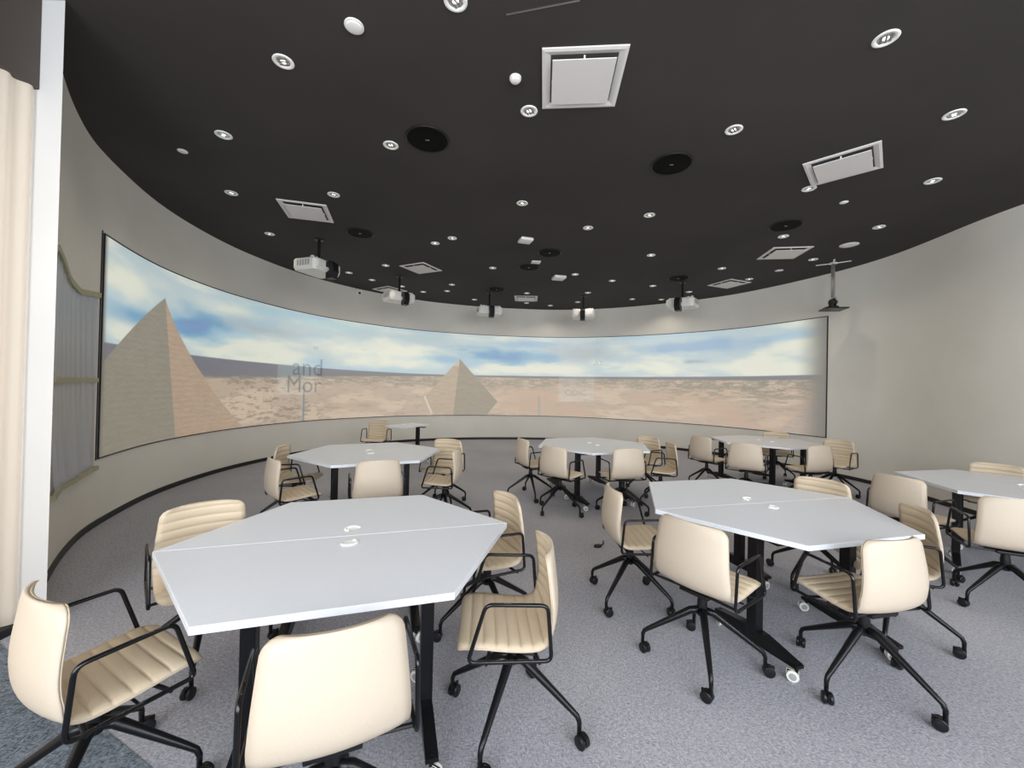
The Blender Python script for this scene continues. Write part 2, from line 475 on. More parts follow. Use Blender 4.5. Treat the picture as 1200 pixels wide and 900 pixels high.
    gray = img.mean(axis=2, keepdims=True); img[:] = gray + (img - gray) * .80
    # the picture fades out at its two ends
    e = sm(0, .006, U) * sm(1.0, .965, U)
    return np.clip(img, 0, 1), e


PW, PH = 2880, 360
pimg, pfade = panorama(PW, PH)
lin = np.where(pimg <= .04045, pimg / 12.92, ((pimg + .055) / 1.055) ** 2.4)
lin = np.clip(lin - .155, .01, 1) * pfade[..., None]
srgb_ = np.where(lin <= .0031308, lin * 12.92, 1.055 * np.maximum(lin, 1e-9) ** (1 / 2.4) - .055)
im = D.images.new('desert_panorama', PW, PH)
px = np.ones((PH, PW, 4), np.float32); px[..., :3] = srgb_
im.pixels.foreach_set(px.ravel()); im.update(); im.pack()
m = D.materials.new('projected_picture'); m.use_nodes = True; nt = m.node_tree; b = nt.nodes['Principled BSDF']
b.inputs['Base Color'].default_value = (.44, .425, .39, 1); b.inputs['Roughness'].default_value = .7
tx = nt.nodes.new('ShaderNodeTexImage'); tx.image = im; tx.extension = 'EXTEND'
nt.links.new(tx.outputs[0], b.inputs['Emission Color']); b.inputs['Emission Strength'].default_value = .92
M['picture'] = m

scr = thing('projection_screen', 'long curved wall screen showing projected desert panorama with stone pyramids', 'screen')
bm = B(); uvl = bm.loops.layers.uv.new('UVMap'); n = 240; rows = []
for i in range(n + 1):
    s = S0 + (S1 - S0) * i / n; a = on_wall(s, .008)
    rows.append((bm.verts.new((*a, Z0)), bm.verts.new((*a, Z1)), i / n))
for i in range(n):
    a, b_ = rows[i], rows[i + 1]
    f = bm.faces.new((a[0], b_[0], b_[1], a[1]))
    for lp, uv in zip(f.loops, ((a[2], 0), (b_[2], 0), (b_[2], 1), (a[2], 1))): lp[uvl].uv = uv
me = D.meshes.new('picture'); bm.to_mesh(me); bm.free()
pic = link('picture', me, M['picture'], scr, True)
bm = B(); fr = .014
wall_strip(bm, S0 - .012, S1 + .012, Z1, Z1 + fr, .014, .0005, 240); wall_strip(bm, S0 - .012, S1 + .012, Z0 - fr, Z0, .014, .0005, 240)
wall_strip(bm, S0 - .012, S0, Z0, Z1, .014, .0005, 2); wall_strip(bm, S1, S1 + .016, Z0, Z1, .014, .0005, 2)
wall_strip(bm, S0 - .050, S0 - .043, Z0 - .02, Z1 + .03, .010, .0005, 2)
obj('frame', bm, M['base'], scr)
M['ghost'] = mat('ghost_letter', (.16, .17, .18), .8)
M['ghost2'] = mat('ghost_letter_faint', (.16, .17, .18), .8)
M['ghost'].node_tree.nodes['Principled BSDF'].inputs['Alpha'].default_value = .30
M['ghost2'].node_tree.nodes['Principled BSDF'].inputs['Alpha'].default_value = .17
for txt, s, z, size, mm in (('and', 7.22, 1.72, .56, 'ghost'), ('Mor', 7.08, 1.345, .52, 'ghost'), ('w', 7.74, 2.30, .20, 'ghost2'),
                            ('AY', 15.85, 2.25, .22, 'ghost2'), ('INL', 15.35, 1.72, .22, 'ghost2'), ('CIDIC', 15.00, 1.36, .24, 'ghost2')):
    cu = D.curves.new('lettering', 'FONT'); cu.body = txt; cu.size = size; cu.resolution_u = 3
    to = D.objects.new('lettering_tmp', cu); COL.objects.link(to)
    dg = bpy.context.evaluated_depsgraph_get(); me = D.meshes.new_from_object(to.evaluated_get(dg))
    D.objects.remove(to)
    for v in me.vertices:
        a = on_wall(s + v.co.x, .010); v.co = (a[0], a[1], z + v.co.y)
    me.name = 'lettering'
    q = link('lettering', me, M[mm], scr)

# plastic film taped up left of the screen
fm = thing('plastic_sheet', 'translucent grey plastic sheet taped to the wall beside the screen', 'plastic sheet')
def ztop(s): return np.interp(s, [.8, 1.6, 1.85, 2.2, 2.72], [2.62, 2.50, 2.40, 2.36, 2.42])
def zbot(s): return np.interp(s, [.8, 1.6, 2.1, 2.72], [.60, .66, .62, .63])
bm = B(); nx, nz = 60, 40; G = []
for i in range(nx + 1):
    s = 1.32 + 1.40 * i / nx; row = []
    for j in range(nz + 1):
        t = j / nz; z = zbot(s) + (ztop(s) - zbot(s)) * t
        off = .008 + .05 * (1 - t) ** 4 * (.5 + .5 * math.sin(s * 17 + 3.2 * (1 - t))) * (1 if j else .3) + .004 * math.sin(s * 40 + z * 3)
        row.append(bm.verts.new((*on_wall(s, off), z)))
    G.append(row)
for i in range(nx):
    for j in range(nz):
        bm.faces.new((G[i][j], G[i + 1][j], G[i + 1][j + 1], G[i][j + 1]))
obj('film', bm, M['film'], fm, smooth=True)
for f0, f1 in ((lambda s: ztop(s) - .025, lambda s: ztop(s) + .025), (lambda s: 1.515, lambda s: 1.56), (lambda s: zbot(s) - .02, lambda s: zbot(s) + .02)):
    obj('tape_strip', wall_strip(B(), 1.32, 2.73, f0, f1, (.026 if f0(1) > 1 else .045), .0006, 30), M['tape'], fm)

# ------------------------------------------------------------------ hexagon tables: each is two trapezoid halves pushed together
TW, Tw, TD, TH = 1.759, .885, .741, .740


def caster_mesh(white):
    bm = B(); r = .030 if white else .029
    mi = 0
    for sx in (-1, 1):
        mt = Matrix.Translation((sx * .014, -.018, r)) @ Matrix.Rotation(PI / 2, 4, 'Y')
        lathe(bm, [(0, -.0085), (.017, -.0085), (.019, -.0075), (r - .004, -.0085), (r, -.005), (r, .005), (r - .004, .0085), (.019, .0075), (.017, .0085), (0, .0085)], 16, mt,
              mis=[1, 1, 0, 0, 0, 0, 0, 1, 1])
    # hood and stem
    box(bm, -.0052, .0052, -.046, .010, r * .7, r * 2.05, 2, .002)
    lathe(bm, [(0, r * 1.7), (.010, r * 1.7), (.010, .105), (0, .105)], 10, None, 2)
    bmesh.ops.recalc_face_normals(bm, faces=bm.faces)
    me = D.meshes.new('caster'); bm.to_mesh(me); bm.free()
    for q in ([M['wheel_white'], M['wheel_grey'], M['black_metal']] if white else [M['black_plastic'], M['black_plastic'], M['black_metal']]):
        me.materials.append(q)
    for p in me.polygons: p.use_smooth = True
    me.set_sharp_from_angle(angle=math.radians(40))
    return me


CAST_W, CAST_B = caster_mesh(True), caster_mesh(False)


def half_table(cx, cy, th, back, legs, label, group, W_=TW, w_=Tw, D_=TD):
    a = th + (PI if back else 0)
    t = thing('trapezoid_table', label, 'table', (cx, cy, 0), a, group)
    g = .0012
    poly = [(-W_ / 2, -g), (-w_ / 2, -D_), (w_ / 2, -D_), (W_ / 2, -g)]
    bm = B(); prism(bm, poly, TH - .028, TH, 1, 0)
    e = [x for x in bm.edges if len({round(v.co.z, 3) for v in x.verts}) == 1 and x.verts[0].co.z > TH - .01]
    bmesh.ops.bevel(bm, geom=e, offset=.002, segments=2, affect='EDGES', profile=.5)
    for f in bm.faces:
        f.material_index = 0 if abs(f.normal.z) > .999 and f.calc_center_median().z > TH - .001 else 1
    obj('tabletop', bm, [M['laminate'], M['edge']], t)
    # cable port: flush cap with a raised white crescent rim
    bm = B(); lathe(bm, [(0, .0010), (.030, .0010), (.031, .0012)], 28, None, 1)
    ring = []
    for k in range(23):
        an = PI + .25 + k / 22 * (PI * 1.25); ring.append((.037 * math.cos(an), .037 * math.sin(an), .0035))
    tube(bm, ring, .0085, 8, flat=.5)
    obj('cable_port', bm, [M['edge'], M['wood']], t, smooth=True, loc=(0, -.105, TH))
    for x in legs:
        lg = obj('leg', box(B(), x - .028, x + .028, -.475, -.405, .085, TH - .045, 0, .004), M['black_metal'], t)
        bm = B(); box(bm, x - .035, x + .035, -.62, -.14, TH - .045, TH - .028, 0, .002)
        obj('top_plate', bm, M['black_metal'], lg)
        # foot: a flat bar tapering upwards to the ends
        bm = B(); pr = [(-.735, .080), (-.735, .098), (-.52, .135), (-.36, .135), (-.145, .098), (-.145, .080), (-.36, .060), (-.52, .060)]
        v0 = [bm.verts.new((x - .026, y, z)) for y, z in pr]; v1 = [bm.verts.new((x + .026, y, z)) for y, z in pr]
        bm.faces.new(v0); bm.faces.new(v1[::-1])
        for k in range(8): bm.faces.new((v0[k], v0[(k + 1) % 8], v1[(k + 1) % 8], v1[k]))
        obj('foot', bm, M['black_metal'], lg)
        for y in (-.715, -.165):
            c = D.objects.new('caster', CAST_W); COL.objects.link(c); c.parent = lg; c.location = (x, y, 0); c.rotation_euler = (0, 0, random.uniform(-2.6, 2.6))
            c['label'] = 'white-rimmed caster'
    if len(legs) > 1:
        obj('crossbeam', box(B(), legs[0] + .035, legs[1] - .035, -.455, -.425, TH - .075, TH - .03), M['black_metal'], t)
    return t


GT = 'white trapezoid tables'
tables = [
    (-.852, 2.1794, .3013, (-.345, .370), (-.37, .37), 'white trapezoid table nearest at front left, near half of its hexagon', 'white trapezoid table at front left, far half of the nearest hexagon'),
    (1.8604, 3.0028, .2548, (-.480, .262), (-.26, .38), 'white trapezoid table right of centre, near half with a cream chair at its right tip', 'white trapezoid table right of centre, far half behind the visible seam'),
    (-1.7028, 4.8789, .4356, (-.39, .36), (-.36, .39), 'white trapezoid table behind the nearest one at left, its near half', 'white trapezoid table behind the nearest one at left, its far half towards the wall'),
    (1.2298, 5.9988, .3292, (-.49, .21), (-.36, .39), 'white trapezoid table in the middle distance below the screen centre, near half', 'white trapezoid table in the middle distance below the screen centre, far half'),
    (4.3471, 6.8804, .3687, (-.42, .30), (-.36, .50), 'distant white trapezoid table by the right end of the screen, near half', 'distant white trapezoid table by the right end of the screen, far half'),
    (4.7807, 3.7362, -.8058, (-.44, .34), (-.36, .39), 'white trapezoid table at the right edge against the curved wall, left half', 'white trapezoid table at the right edge, half nearest the camera side'),
]
for cx, cy, th, lf, lb, l1, l2 in tables:
    half_table(cx, cy, th, False, lf, l1, GT)
    half_table(cx, cy, th, True, lb, l2, GT)
half_table(-2.33, 8.40, 1.13, False, (.05,), 'small far white table in front of the wall below the screen left', GT, .84, .70, .50)

# ------------------------------------------------------------------ swivel chairs
PRO = [(.238, .447), (.232, .462), (.205, .470), (.15, .470), (.08, .462), (.0, .455), (-.07, .455), (-.125, .466), (-.163, .495), (-.183, .54), (-.190, .60), (-.188, .66), (-.180, .73), (-.171, .80), (-.166, .838)]
_P = spline(PRO, 12); _L = np.concatenate([[0], np.cumsum(np.hypot(*np.diff(_P, axis=0).T))]); LT = float(_L[-1])


def pro(s):
    y = np.interp(s, _L, _P[:, 0]); z = np.interp(s, _L, _P[:, 1])
    d = .012; y0, y1 = np.interp([max(s - d, 0), min(s + d, LT)], _L, _P[:, 0]); z0, z1 = np.interp([max(s - d, 0), min(s + d, LT)], _L, _P[:, 1])
    ty, tz = y1 - y0, z1 - z0; l = math.hypot(ty, tz)
    return y, z, -(-tz / l), -(ty / l)      # inner side normal: up on the seat, forward on the back


def halfw(s):
    u = s / LT
    w0 = np.interp(u, [0, .12, .45, .60, .75, 1], [.218, .224, .222, .225, .216, .197])
    for d, r in ((s, .045), (LT - s, .050)):
        if d < r: w0 -= r - math.sqrt(max(r * r - (r - d) ** 2, 0))
    return w0


def shell_pt(s, t, off):
    y, z, ny_, nz_ = pro(s); w0 = halfw(s); u = s / LT
    back = sm(.42, .62, u); dish = t * t * (.006 + .036 * back)
    return (t * w0, y + ny_ * (off + dish), z + nz_ * (off + dish))


def slab(s0, s1, ns, nt_, fo, fi, bm=None):
    """closed slab of the shell between arc lengths s0 and s1; fo, fi give the outer and inner offsets at (s, t)"""
    bm = bm or B(); A = []; I = []
    for i in range(ns + 1):
        q = i / ns; s = s0 + (s1 - s0) * q
        if s0 == 0 and i < 4: s = (s1 - s0) * (i / 4) ** 2 * 4 / ns
        if s1 == LT and ns - i < 4: s = s1 - (s1 - s0) * ((ns - i) / 4) ** 2 * 4 / ns
        A.append([bm.verts.new(shell_pt(s, t, fo(s, t))) for t in np.linspace(-1, 1, nt_ + 1)])
        I.append([bm.verts.new(shell_pt(s, t, fi(s, t))) for t in np.linspace(-1, 1, nt_ + 1)])
    for i in range(ns):
        for j in range(nt_):
            bm.faces.new((A[i][j], A[i][j + 1], A[i + 1][j + 1], A[i + 1][j]))
            bm.faces.new((I[i][j], I[i + 1][j], I[i + 1][j + 1], I[i][j + 1]))
        bm.faces.new((A[i][0], A[i + 1][0], I[i + 1][0], I[i][0])); bm.faces.new((A[i][nt_], I[i][nt_], I[i + 1][nt_], A[i + 1][nt_]))
    for i in (0, ns):
        for j in range(nt_): bm.faces.new((A[i][j], A[i][j + 1], I[i][j + 1], I[i][j]))
    return bm


CH = .0535


def quilt(s, t):
    ph = abs(math.sin(PI * s / CH)) ** .42
    rim = max(0, 1 - t ** 8) * min(1, s / .02) ** .5 * min(1, (LT - s) / .02) ** .5
    return .008 + rim * (.002 + .0115 * ph)


SPLIT = CH * 8
chair = thing('swivel_chair', '', 'chair')
obj('seat', slab(0, SPLIT, 88, 14, lambda s, t: .0045, quilt), M['leather'], chair, smooth=True)
obj('backrest', slab(SPLIT, LT, 76, 14, lambda s, t: .0045, quilt), M['leather'], chair, smooth=True)
obj('outer_shell', slab(0, LT, 46, 14, lambda s, t: -.010 * max(.35, 1 - t ** 10), lambda s, t: .0044), M['leather_back'], chair, smooth=True)
for sx in (-1, 1):
    xa = sx * .247
    loop = fillet([(xa, .135, .672), (xa, -.120, .665), (xa, -.140, .438), (xa, .205, .438)], .030, 5)
    obj('armrest', tube(B(), loop, .0085, 8, closed=True), M['black_gloss'], chair, smooth=True)
bm = B()
for y in (-.09, .13): tube(bm, [(-.247, y, .430), (-.1, y * .8, .425), (.1, y * .8, .425), (.247, y, .430)], .008, 8)
box(bm, -.085, .085, -.10, .12, .412, .432, 0, .004)
lathe(bm, [(0, .27), (.024, .27), (.025, .31), (.028, .34), (.026, .36), (.022, .40), (.05, .414), (0, .414)], 16)
tube(bm, [(.02, .04, .405), (.13, .06, .40), (.20, .06, .405)], .005, 6)
obj('swivel_column', bm, M['black_plastic'], chair, auto=True)
star = []
for k in range(4):
    bm = B(); R_ = .322
    pts = [(.012, 0, .302), (.06, 0, .292), (R_ - .035, 0, .140), (R_ - .010, 0, .122), (R_, 0, .098), (R_, 0, .066)]
    tube(bm, pts, [.022, .021, .013, .012, .011, .010], 10)
    l = obj('leg', bm, M['black_metal'], chair, smooth=True); l.rotation_euler = (0, 0, k * PI / 2)
    c = D.objects.new('caster', CAST_B); COL.objects.link(c); c.parent = l; c.location = (R_, 0, 0); c.rotation_euler = (0, 0, 1.1 * k + .5)
    star.append(l)

chairs = [  # x, y, facing, star turn, label
    (1.126, 2.330, -54.1, 72.5, 'cream swivel chair seen from behind in front of the seamed white table'),
    (.032, 1.900, 94, 67, 'cream swivel chair nearest the centre, side on at the nearest table, quilted seat showing'),
    (1.931, 2.183, 13.2, 22.7, 'cream swivel chair with pale back at the right tip of the seamed table'),
    (-1.491, 1.476, -29.0, 19.1, 'cream swivel chair at the bottom left corner beside the white column'),
    (-.562, 1.332, 24, 15, 'cream swivel chair nearest the camera, its back cut by the bottom edge'),
    (-.135, 2.645, 117.6, 33, 'cream swivel chair behind the right tip of the nearest table, ribbed back towards the camera'),
    (-1.702, 2.277, -136.2, 28.6, 'cream swivel chair behind the left tip of the nearest table'),
    (.906, 3.003, -88.6, 45.6, 'cream swivel chair side on at the left end of the seamed table'),
    (2.514, 2.647, 70, 42, 'cream swivel chair with ribbed back just behind the pale one right of the seamed table'),
    (2.54, 3.36, 121.6, 28.6, 'cream swivel chair behind the seamed table, only the top of its back showing'),
    (.294, 5.781, -67.7, 10, 'leftmost cream swivel chair of the middle distance table'),
    (.636, 5.118, -45.8, 43.5, 'cream swivel chair seen from behind at the left front of the middle distance table'),
    (1.427, 5.104, 13.2, 65.8, 'cream swivel chair seen from behind at the right front of the middle distance table'),
    (2.03, 6.18, 126, 28.6, 'cream swivel chair peeping over the right rear corner of the middle distance table'),
    (2.068, 5.532, 86.8, 20, 'rightmost cream swivel chair of the middle distance table, side on'),
    (-1.311, 3.970, 24.0, 28.6, 'cream swivel chair back rising behind the far edge of the nearest table'),
    (-2.158, 3.932, -46, 35, 'cream swivel chair side on at the left front of the second left table'),
    (-2.461, 4.60, -82, 28.6, 'cream swivel chair at the left end of the second left table, under the wall'),
    (-.755, 4.650, 87.8, 20, 'cream swivel chair side on at the right end of the second left table'),
    (-.885, 5.337, 165, 28.6, 'cream swivel chair at the right rear of the second left table, facing the camera'),
    (3.189, 6.536, -67.2, 28.6, 'leftmost cream swivel chair of the distant right table'),
    (3.433, 5.852, -37.5, 28.6, 'cream swivel chair seen from behind at the left front of the distant right table'),
    (4.332, 5.806, 12.1, 50, 'cream swivel chair seen from behind at the right front of the distant right table'),
    (4.88, 7.40, 150, 28.6, 'cream swivel chair behind the distant right table, facing the camera'),
    (5.11, 6.34, 122.7, 28.6, 'cream swivel chair at the right end of the distant right table, before the wall'),
    (3.647, 3.687, -74.2, 28.6, 'cream swivel chair seen from behind at the left end of the right edge table'),
    (3.735, 3.03, -27, 5.7, 'cream swivel chair seen from behind, cut by the right edge of the picture'),
    (5.25, 4.35, 128, 28.6, 'cream swivel chair behind the right edge table, only the top of its back showing'),
    (-2.666, 8.005, 180, 28.6, 'farthest cream swivel chair, alone at the small far table'),
]
GC = 'cream swivel chairs'
for i, (x, y, fa, sa, lb_) in enumerate(chairs):
    if i == 0:
        c = chair; c.location = (x, y, 0); c.rotation_euler = (0, 0, math.radians(fa)); c['label'] = lb_; c['group'] = GC
    else:
        c = dup(chair, (x, y, 0), math.radians(fa), lb_, GC)
    k = 0
    for ch in c.children:
        if ch.name.startswith('leg'):
            ch.rotation_euler = (0, 0, math.radians(sa - fa) + k * PI / 2); k += 1
            for g in ch.children: g.rotation_euler = (0, 0, random.uniform(-PI, PI))

# ------------------------------------------------------------------ ceiling fittings
# air diffusers: square frame, throat, dropped centre plate
def diffuser(x, y, a, label, s=.30):
    t = thing('air_diffuser', label, 'air vent', (x, y, CEIL), a, 'square air diffusers on the ceiling')
    bm = B()
    pr = [(s, 0), (s, -.010), (s - .022, -.014), (s - .062, -.002)]
    for i in range(len(pr) - 1):
        (a0, z0), (a1, z1) = pr[i], pr[i + 1]
        c0 = [(-a0, -a0), (a0, -a0), (a0, a0), (-a0, a0)]; c1 = [(-a1, -a1), (a1, -a1), (a1, a1), (-a1, a1)]
        for k in range(4):
            p = [c0[k], c0[(k + 1) % 4], c1[(k + 1) % 4], c1[k]]
            bm.faces.new([bm.verts.new((*p[0], z0)), bm.verts.new((*p[1], z0)), bm.verts.new((*p[2], z1)), bm.verts.new((*p[3], z1))])
    bmesh.ops.remove_doubles(bm, verts=bm.verts, dist=.0001)
    obj('frame', bm, M['vent'], t)
    obj('throat', box(B(), -s + .062, s - .062, -s + .062, s - .062, -.003, -.0005), M['vent_dark'], t)
    q = s - .074
    bm = B(); box(bm, -q, q, -q, q, -.032, -.025, 0, .003)
    for (px_, py_) in ((q * .98, 0), (-q * .98, 0), (0, q * .98), (0, -q * .98)): box(bm, px_ - .006, px_ + .006, py_ - .006, py_ + .006, -.026, -.0005)
    obj('centre_plate', bm, M['vent'], t)
    return t


for x, y, a, lb_ in ((.4793, 3.0472, -.0775, 'largest-looking square white air diffuser, nearest on the black ceiling'),
                     (3.3584, 4.1214, -.7632, 'square white air diffuser at upper right of the ceiling'),
                     (-2.8798, 5.5188, .2638, 'square white air diffuser on the left of the ceiling above the big pyramid side'),
                     (4.5245, 6.7457, -.1458, 'square white air diffuser at right beside the oval sensor'),
                     (4.6779, 8.743, -1.1877, 'farthest right square white air diffuser near the wall'),
                     (-1.885, 8.088, -.46 + PI / 4 * 0, 'square white air diffuser between the two left projectors'),
                     (.322, 10.63, -.04, 'square white air diffuser at the far middle between two projectors'),
                     (-3.10, 10.02, -.6, 'square white air diffuser partly hidden behind a projector at far left')):
    diffuser(x, y, a, lb_)

DL = [(-1.736, 2.941), (-2.821, 3.84), (-3.576, 5.027), (-2.284, 5.011), (-3.918, 6.394), (-1.247, 3.945), (.094, 3.412), (-.398, 2.446), (2.419, 2.638), (1.944, 3.597),
      (3.64, 3.338), (3.365, 4.605), (4.554, 4.381), (5.093, 5.616), (4.032, 6.03), (.079, 5.129), (1.8, 5.397), (1.062, 5.873), (2.378, 7.002), (-1.006, 6.402), (-1.326, 6.65),
      (-3.52, 8.536), (-3.222, 9.089), (-2.557, 7.955), (-2.691, 9.619), (-2.295, 10.142), (-1.667, 9.994), (-1.453, 9.351), (-1.071, 10.907), (-.433, 7.967), (.322, 10.03),
      (.354, 11.197), (1.047, 11.473), (1.254, 8.286), (1.741, 10.939), (1.813, 9.844), (2.127, 8.711), (3.078, 10.432), (3.131, 9.063), (3.823, 10.406), (4.158, 9.535),
      (3.961, 7.664), (4.885, 8.345), (5.236, 7.036)]
FLAB = ['right of the first projector, left of a close pair', 'between the first and second projectors, low', 'left of the diffuser by the second projector', 'just above the second projector',
        'to the right of the second projector, lowest there', 'far ceiling, lower left of the middle projector', 'far ceiling, upper left of the middle projector', 'small, immediately left of the middle projector', 'above the middle projector, beside nothing else',
        'just above the far middle diffuser', 'just below the far middle diffuser', 'right of the far middle diffuser, close to the wall', 'right of the farther white access point', 'directly left of the fourth projector', 'directly above the fourth projector',
        'between the fourth and fifth projectors, upper', 'between the fourth and fifth projectors, lower', 'upper left of the fifth projector', 'touching left of the fifth projector', 'above right of the fifth projector', 'between the fifth projector and the right diffusers',
        'at the tip of the farthest right diffuser', 'just above the hanging camera']
DLAB = ['near the top edge left of centre', 'upper left, beside a small oval sensor', 'low on the left near the curved wall', 'just right of the left diffuser', 'left, between wall and first projector',
        'left of the nearest black speaker disc', 'touching distance left of the largest diffuser', 'cut by the top edge left of centre', 'largest, at upper right', 'between the largest and the upper right diffuser',
        'near the right edge of the ceiling, second largest', 'at the near corner of the upper right diffuser', 'right, above the curved wall edge', 'right, level with the white oval sensor', 'just below the right hand black speaker disc',
        'in the middle, above the white rounded detector', 'middle right, below the second speaker disc', 'small, right of the white rounded detector', 'small, between the middle and right projectors', 'small, right of the left speaker disc, upper of a pair',
        'small, right of the left speaker disc, lower of a pair']
bm = B(); lathe(bm, [(.072, 0), (.074, -.004), (.068, -.008), (.050, -.006), (.046, -.001)], 24); bmesh.ops.recalc_face_normals(bm, faces=bm.faces)
RING = D.meshes.new('ring'); bm.to_mesh(RING); bm.free(); RING.materials.append(M['ring'])
bm = B(); lathe(bm, [(.0465, -.0012), (.040, -.003), (.030, -.0016), (.018, -.0014)], 24)
REFL = D.meshes.new('reflector'); bm.to_mesh(REFL); bm.free(); REFL.materials.append(M['wheel_grey'])
bm = B()
for k in range(3): box(bm, -.034 + .026 * k, -.022 + .026 * k, -.036, .036, -.006, -.002)
LOUV = D.meshes.new('baffle'); bm.to_mesh(LOUV); bm.free(); LOUV.materials.append(M['reflector'])
bm = B(); lathe(bm, [(0, -.0045), (.016, -.004), (.019, -.0012)], 16)
LEDM = D.meshes.new('lamp'); bm.to_mesh(LEDM); bm.free(); LEDM.materials.append(M['led'])
for me in (RING, LEDM):
    for p in me.polygons: p.use_smooth = True
for i, (x, y) in enumerate(DL):
    far_ = i >= len(DLAB)
    lab = ('tiny round downlight ' + FLAB[i - len(DLAB)] if far_ else 'round recessed downlight ' + DLAB[i])
    sp = D.lights.new('downlight_glow', 'SPOT'); sp.energy = 16.5; sp.color = (1.0, .88, .72); sp.spot_size = 2.3; sp.spot_blend = .8; sp.shadow_soft_size = .05
    so = D.objects.new('downlight_glow', sp); COL.objects.link(so); so.location = (x, y, CEIL - .03)
    t = thing('downlight', lab, 'ceiling light', (x, y, CEIL), random.uniform(0, PI), 'distant downlights before the far wall' if far_ else 'recessed ceiling downlights')
    for nm, me in (('ring', RING), ('reflector', REFL), ('baffle', LOUV), ('lamp', LEDM)):
        o = D.objects.new(nm, me); COL.objects.link(o); o.parent = t


def dome(x, y, r, h, name, label, cat, sides=24, mtx=None):
    bm = B()
    lathe(bm, [(r, 0), (r, -h * .45), (r * .93, -h * .8), (r * .75, -h), (0, -h)], sides)
    o = obj(name, bm, M['white_plastic'], None, auto=True, loc=(x, y, CEIL)); tag(o, label, cat)
    return o


def detector(x, y, r, h, name, label, cat, rz=0):
    t = thing(name, label, cat, (x, y, CEIL), rz)
    bm = B(); lathe(bm, [(0, -.0002), (r, -.0002), (r, -h * .35), (r * .96, -h * .5), (0, -h * .5)], 28); obj('base', bm, M['white_plastic'], t, auto=True)
    bm = B(); lathe(bm, [(r * .80, -h * .5), (r * .76, -h * .85), (r * .6, -h), (0, -h)], 28); obj('cover', bm, M['white_plastic'], t, auto=True)
    return t


def square_box(x, y, s, h, label, rz, name='wireless_access_point', cat='access point'):
    t = thing(name, label, cat, (x, y, CEIL), rz)
    obj('housing', box(B(), -s, s, -s, s, -h, 0, 0, min(.02, h * .4)), M['white_plastic'], t, auto=True)
    bm = B(); lathe(bm, [(0, -h - .001), (.008, -h - .001), (.009, -h)], 10); obj('indicator', bm, M['wheel_grey'], t)
    return t


detector(-1.093, 2.632, .062, .02, 'ceiling_sensor', 'white disc sensor with a dark spot near the top edge of the ceiling', 'sensor')
detector(-3.451, 4.129, .045, .012, 'ceiling_sensor', 'small white oval sensor at far left of the ceiling beside a downlight', 'sensor')
detector(-.026, 3.046, .045, .035, 'smoke_detector', 'small white domed detector left of the largest diffuser', 'detector')
detector(4.023, 4.914, .045, .012, 'ceiling_sensor', 'small white disc below the upper right diffuser', 'sensor')
detector(5.261, 6.315, .125, .012, 'access_cover', 'large white oval looking disc near the right diffuser and camera mount', 'ceiling disc')
detector(5.09, 7.718, .07, .01, 'ceiling_sensor', 'small white disc between the two right hand diffusers', 'sensor')
square_box(.165, 6.368, .105, .05, 'rounded square white access point in the middle of the ceiling', .3)
square_box(.94, 8.471, .13, .06, 'rounded white access point farther back, left of a tiny downlight', .2)
square_box(.397, 7.527, .085, .012, 'small square white plate between the two middle speaker discs', .1, 'ceiling_plate', 'ceiling plate')

for x, y, lb_ in ((-.862, 3.835, 'nearest round black ceiling speaker, left of centre'), (1.609, 4.163, 'round black ceiling speaker right of centre'),
                  (-2.429, 6.272, 'round black ceiling speaker right of the first projector'), (3.797, 5.629, 'round black ceiling speaker at right, below the upper right diffuser'),
                  (.603, 6.987, 'round black ceiling speaker in the middle, nearer of two'), (.283, 7.857, 'round black ceiling speaker in the middle, farther of two'),
                  (-.423, 9.705, 'far round black ceiling speaker above the left middle projector'), (3.434, 8.399, 'far round black ceiling speaker above the right hand projector')):
    t = thing('ceiling_speaker', lb_, 'speaker', (x, y, CEIL), 0, 'round ceiling speakers')
    bm = B(); lathe(bm, [(.205, 0), (.210, -.006), (.200, -.012), (.192, -.008)], 40); obj('rim', bm, M['black_plastic'], t, smooth=True)
    bm = B(); lathe(bm, [(.193, -.006), (.12, -.009), (0, -.011)], 40); obj('grille', bm, M['speaker'], t, smooth=True)
    bm = B(); box(bm, -.018, .018, -.006, .006, -.0125, -.0105); obj('badge', bm, M['steel'], t)
# a thin metal slot line near the top edge
tag(obj('ceiling_slot', box(B(), -.23, .23, -.005, .005, -.003, 0), M['steel'], loc=(.136, 2.476, CEIL)), 'thin bright metal strip on the ceiling at the top edge', 'strip')
D.objects['ceiling_slot'].rotation_euler = (0, 0, -.23)

